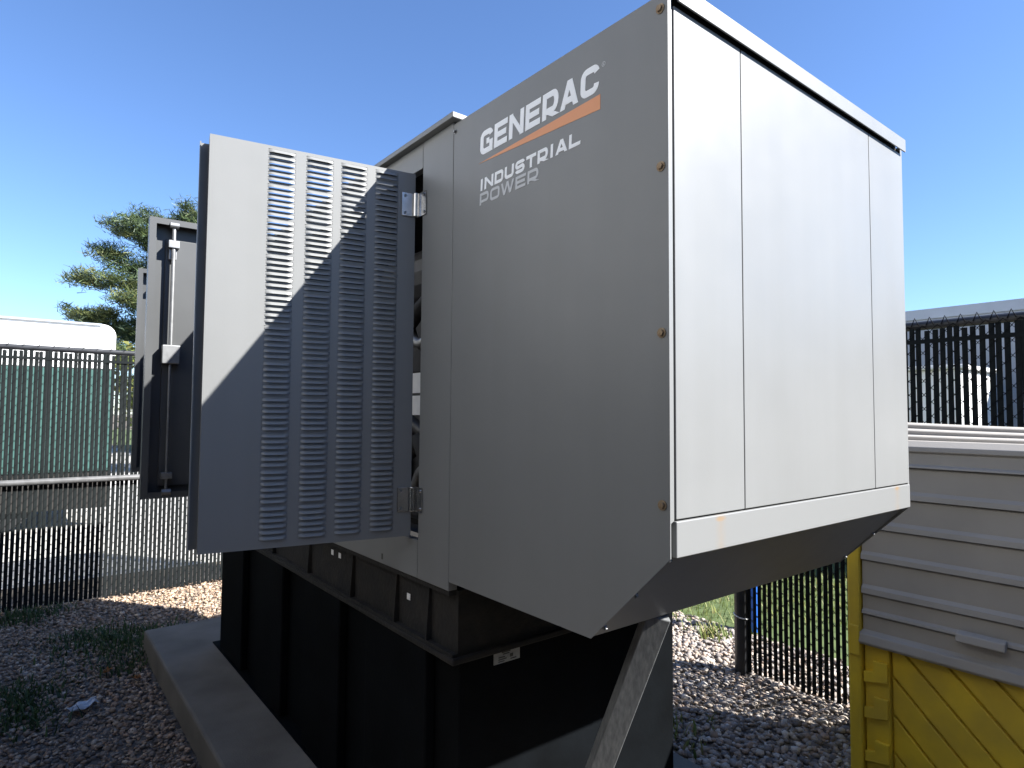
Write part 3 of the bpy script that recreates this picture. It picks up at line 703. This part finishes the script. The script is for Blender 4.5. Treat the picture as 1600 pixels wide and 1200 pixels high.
def blades(pts, h0, h1, w, cols_, lean=.5, material=LEAFM, name='grass'):
    n = len(pts); h = rng.uniform(h0, h1, n); th = rng.uniform(0, 6.283, n); ln = rng.uniform(.1, lean, n) * h
    dx, dy = np.cos(th), np.sin(th); ww = w * rng.uniform(.6, 1.3, n)
    x, y = pts[:, 0], pts[:, 1]; z = pts[:, 2] if pts.shape[1] > 2 else np.zeros(n)
    a = np.stack([x - dy * ww, y + dx * ww, z], 1); b = np.stack([x + dy * ww, y - dx * ww, z], 1)
    m1 = np.stack([x + dx * ln * .35 + dy * ww * .8, y + dy * ln * .35 - dx * ww * .8, z + h * .55], 1)
    m0 = np.stack([x + dx * ln * .35 - dy * ww * .8, y + dy * ln * .35 + dx * ww * .8, z + h * .55], 1)
    t1 = np.stack([x + dx * ln + dy * ww * .15, y + dy * ln - dx * ww * .15, z + h], 1); t0 = np.stack([x + dx * ln - dy * ww * .15, y + dy * ln + dx * ww * .15, z + h], 1)
    V = np.stack([a, b, m1, m0, t1, t0], 1).reshape(-1, 3); k = np.arange(n)[:, None] * 6
    Fc = np.concatenate([k + np.array([[0, 1, 2, 3]]), k + np.array([[3, 2, 4, 5]])], 0)
    pal = np.array(cols_); t = pal[rng.integers(0, len(pal), n)] * rng.uniform(.7, 1.25, (n, 1))
    o = link(name, arr_mesh(name, V, Fc, material, np.repeat(t, 6, 0))); o['kind'] = 'stuff'; return o
GR = [(.15, .19, .05), (.19, .22, .06), (.11, .15, .035), (.28, .25, .10)]
n = 42000; gp = np.stack([rng.uniform(3.4, 8.5, n), rng.uniform(1.2, 9, n)], 1)
edge = lambda x, y: (y - 2.7) * .62 + (x - 3.95) * .78
k = edge(gp[:, 0], gp[:, 1]) > .12 * np.sin(gp[:, 0] * 9) + .08 * np.sin(gp[:, 1] * 23); gp = gp[k]
blades(gp, .03, .085, .0035, GR, .9, name='grass')
def tuft(cx, cy, r, n, h): 
    a = rng.normal(0, r / 2, (n, 2)) + [cx, cy]; return a
wp = np.concatenate([tuft(.62, 4.72, .34, 900, 0), tuft(.42, 4.95, .25, 420, 0), tuft(.1, 5.75, .25, 600, 0), tuft(-.02, 4.15, .26, 700, 0), tuft(.05, 3.85, .2, 300, 0), tuft(.55, 4.3, .18, 160, 0)])
blades(wp, .02, .07, .005, [(.06, .10, .03), (.08, .12, .035), (.05, .08, .03)], 1.1, name='weeds')
wp2 = np.concatenate([tuft(3.75, 2.55, .12, 120, 0), tuft(2.5, 2.6, .3, 140, 0), tuft(2.45, 1.9, .2, 90, 0)])
blades(wp2, .03, .10, .006, GR, .9, name='weeds')
# litter
def crumple(name, x, y, w, h, material, seed, amp=.02, z=.03, rz=0):
    rr = random.Random(seed); N = 6; mb = MB(); vs = []
    for i in range(N):
        for j in range(N):
            e = 1 - .35 * rr.random() * (i in (0, N - 1) or j in (0, N - 1))
            vs.append(((i / (N - 1) - .5) * w * e, (j / (N - 1) - .5) * h * e, amp * rr.random()))
    c, s = math.cos(rz), math.sin(rz)
    vs = [(a * c - b * s, a * s + b * c, q_) for a, b, q_ in vs]
    mb.add(vs, [(i * N + j, (i + 1) * N + j, (i + 1) * N + j + 1, i * N + j + 1) for i in range(N - 1) for j in range(N - 1)])
    o = link(name, mb.mesh(name, material)); o.location = (x, y, z); md = o.modifiers.new('thickness', 'SOLIDIFY'); md.thickness = .0008; return o
tag(crumple('paper_scrap', .305, 3.80, .15, .07, SCRAP, 3, .025, .035, .4), 'torn pale scrap of paper lying on the shaded gravel left of the pad', 'litter')
tag(crumple('dry_leaf', .44, 4.22, .07, .04, DRYLEAF, 5, .02, .035, 1.0), 'orange dry leaf on the gravel closest to the corner of the pad', 'leaf', 'dry leaves on the gravel')
tag(crumple('dry_leaf', .56, 4.02, .05, .035, DRYLEAF, 6, .02, .035, 2.0), 'orange dry leaf on the gravel beside the long edge of the pad', 'leaf', 'dry leaves on the gravel')
tag(crumple('dry_leaf', 2.47, 2.03, .06, .04, DRYLEAF, 8, .02, .04, .7), 'orange dry leaf on the gravel between tank and right fence', 'leaf', 'dry leaves on the gravel')

# ------------------------------------------------------------------ trees
def needles(centres, n_each, spread, length, width, cols_, name, parent, up=.5):
    C = np.repeat(np.array([c[:3] for c in centres]), n_each, 0); S = np.repeat(np.array([c[3] for c in centres]), n_each)
    n = len(C); P = C + rng.normal(0, 1, (n, 3)) * (S[:, None] * np.array([1, 1, .45])) * spread
    d = rng.normal(0, 1, (n, 3)); d[:, 2] = np.abs(d[:, 2]) * up + .1; d /= np.linalg.norm(d, axis=1)[:, None]
    L = length * rng.uniform(.6, 1.3, (n, 1)); side = np.cross(d, rng.normal(0, 1, (n, 3))); side /= np.linalg.norm(side, axis=1)[:, None]
    w = width * rng.uniform(.6, 1.4, (n, 1))
    V = np.stack([P - side * w, P + side * w, P + d * L + side * w * .3, P + d * L - side * w * .3], 1).reshape(-1, 3)
    Fc = np.arange(n)[:, None] * 4 + np.array([[0, 1, 2, 3]])
    pal = np.array(cols_); base = np.repeat(pal[rng.integers(0, len(pal), len(centres))] * rng.uniform(.7, 1.3, (len(centres), 1)), n_each, 0)
    t = base * rng.uniform(.75, 1.25, (n, 1))
    off = np.array(parent.location)
    return link(name, arr_mesh(name, V - off, Fc, NEEDLE if 'needle' in name else LEAFM, np.repeat(t, 4, 0)), parent)
TX, TY = 5.5, 25
pine = thing('pine_tree', 'tall pine with layered drooping branches standing behind the white trailer', 'tree', (TX, TY, 0))
part('trunk', MB().tube([(TX, TY, 0), (TX + .05, TY, 3), (TX - .05, TY, 5.5), (TX, TY, 7.4), (TX, TY, 8.7)], [.28, .24, .18, .1, .03], 12), BARK, pine, smooth=True)
limbs = []
for (ex, ez) in ((1.1, 4.75), (2.0, 4.2), (1.35, 5.95), (2.4, 5.2), (1.9, 6.8), (2.9, 6.2), (2.15, 7.75), (3.3, 7.2), (3.15, 8.3), (3.8, 8.1), (4.3, 8.35), (1.7, 3.6)):
    limbs.append((ex, TY + random.uniform(-.8, .8), ez))
for i in range(44):
    z = 2.4 + 5.9 * (i / 44); rad = 4.2 * (1 - (z / 10.2) ** 2) * random.uniform(.65, 1.05); a = i * 2.4
    if math.cos(a) < -.55: continue
    limbs.append((TX + rad * math.cos(a), TY + rad * math.sin(a), z + random.uniform(0, .5)))
cent = []
for (ex, ey, ez) in limbs:
    r_ = math.hypot(ex - TX, ey - TY); z0 = ez - .05 * r_ + .1
    P = []
    for k in range(7):
        t = k / 6; P.append((TX + (ex - TX) * t, TY + (ey - TY) * t, z0 + (ez - z0) * t - .25 * math.sin(t * 3.14) + .12 * random.uniform(-1, 1) * t))
    part('limb', MB().tube(P, [.06 * (1 - .8 * k / 6) for k in range(7)], 6), BARK, pine)
    for k in range(int(14 + r_ * 13)):
        t = random.uniform(.08, 1) ** .85; i = min(5, int(t * 6)); q = t * 6 - i
        b = Vector(P[i]).lerp(Vector(P[i + 1]), q); sp = .12 + .55 * (1 - abs(t - .6))
        cent.append((b.x + random.gauss(0, .30 * sp), b.y + random.gauss(0, .5 * sp), b.z + random.gauss(.08, .14), random.uniform(.10, .20)))
needles(cent, 85, 1.15, .22, .013, [(.07, .10, .03), (.055, .085, .035), (.11, .125, .04), (.045, .07, .035)], 'needle_crown', pine, .7)
def leafy(name, label, x, y, rad, zc, hz, n, cols_, grp):
    t = thing(name, label, 'tree', (x, y, 0), 0, grp)
    part('trunk', MB().tube([(x, y, 0), (x, y, zc * .6), (x + .1, y, zc)], [.14, .1, .04], 8), BARK, t)
    c = []
    for i in range(n):
        v = Vector((random.gauss(0, 1), random.gauss(0, 1), random.gauss(0, 1))).normalized() * (random.random() ** .4)
        c.append((x + v.x * rad, y + v.y * rad, zc + v.z * hz, random.uniform(.15, .3)))
    needles(c, 40, 1, .14, .035, cols_, 'leaf_crown', t, .3); return t
leafy('broadleaf_tree', 'bright olive broadleaf tree low behind the right end of the white trailer', 3.15, 17.5, 1.5, 2.2, 1.25, 170, [(.13, .15, .03), (.09, .12, .03), (.16, .16, .04)], 'low trees behind the trailer')
leafy('broadleaf_tree', 'darker broadleaf tree behind the pine, hidden mostly by the open doors', 6.3, 19, 1.8, 2.0, 1.4, 150, [(.06, .09, .03), (.08, .10, .03)], 'low trees behind the trailer')
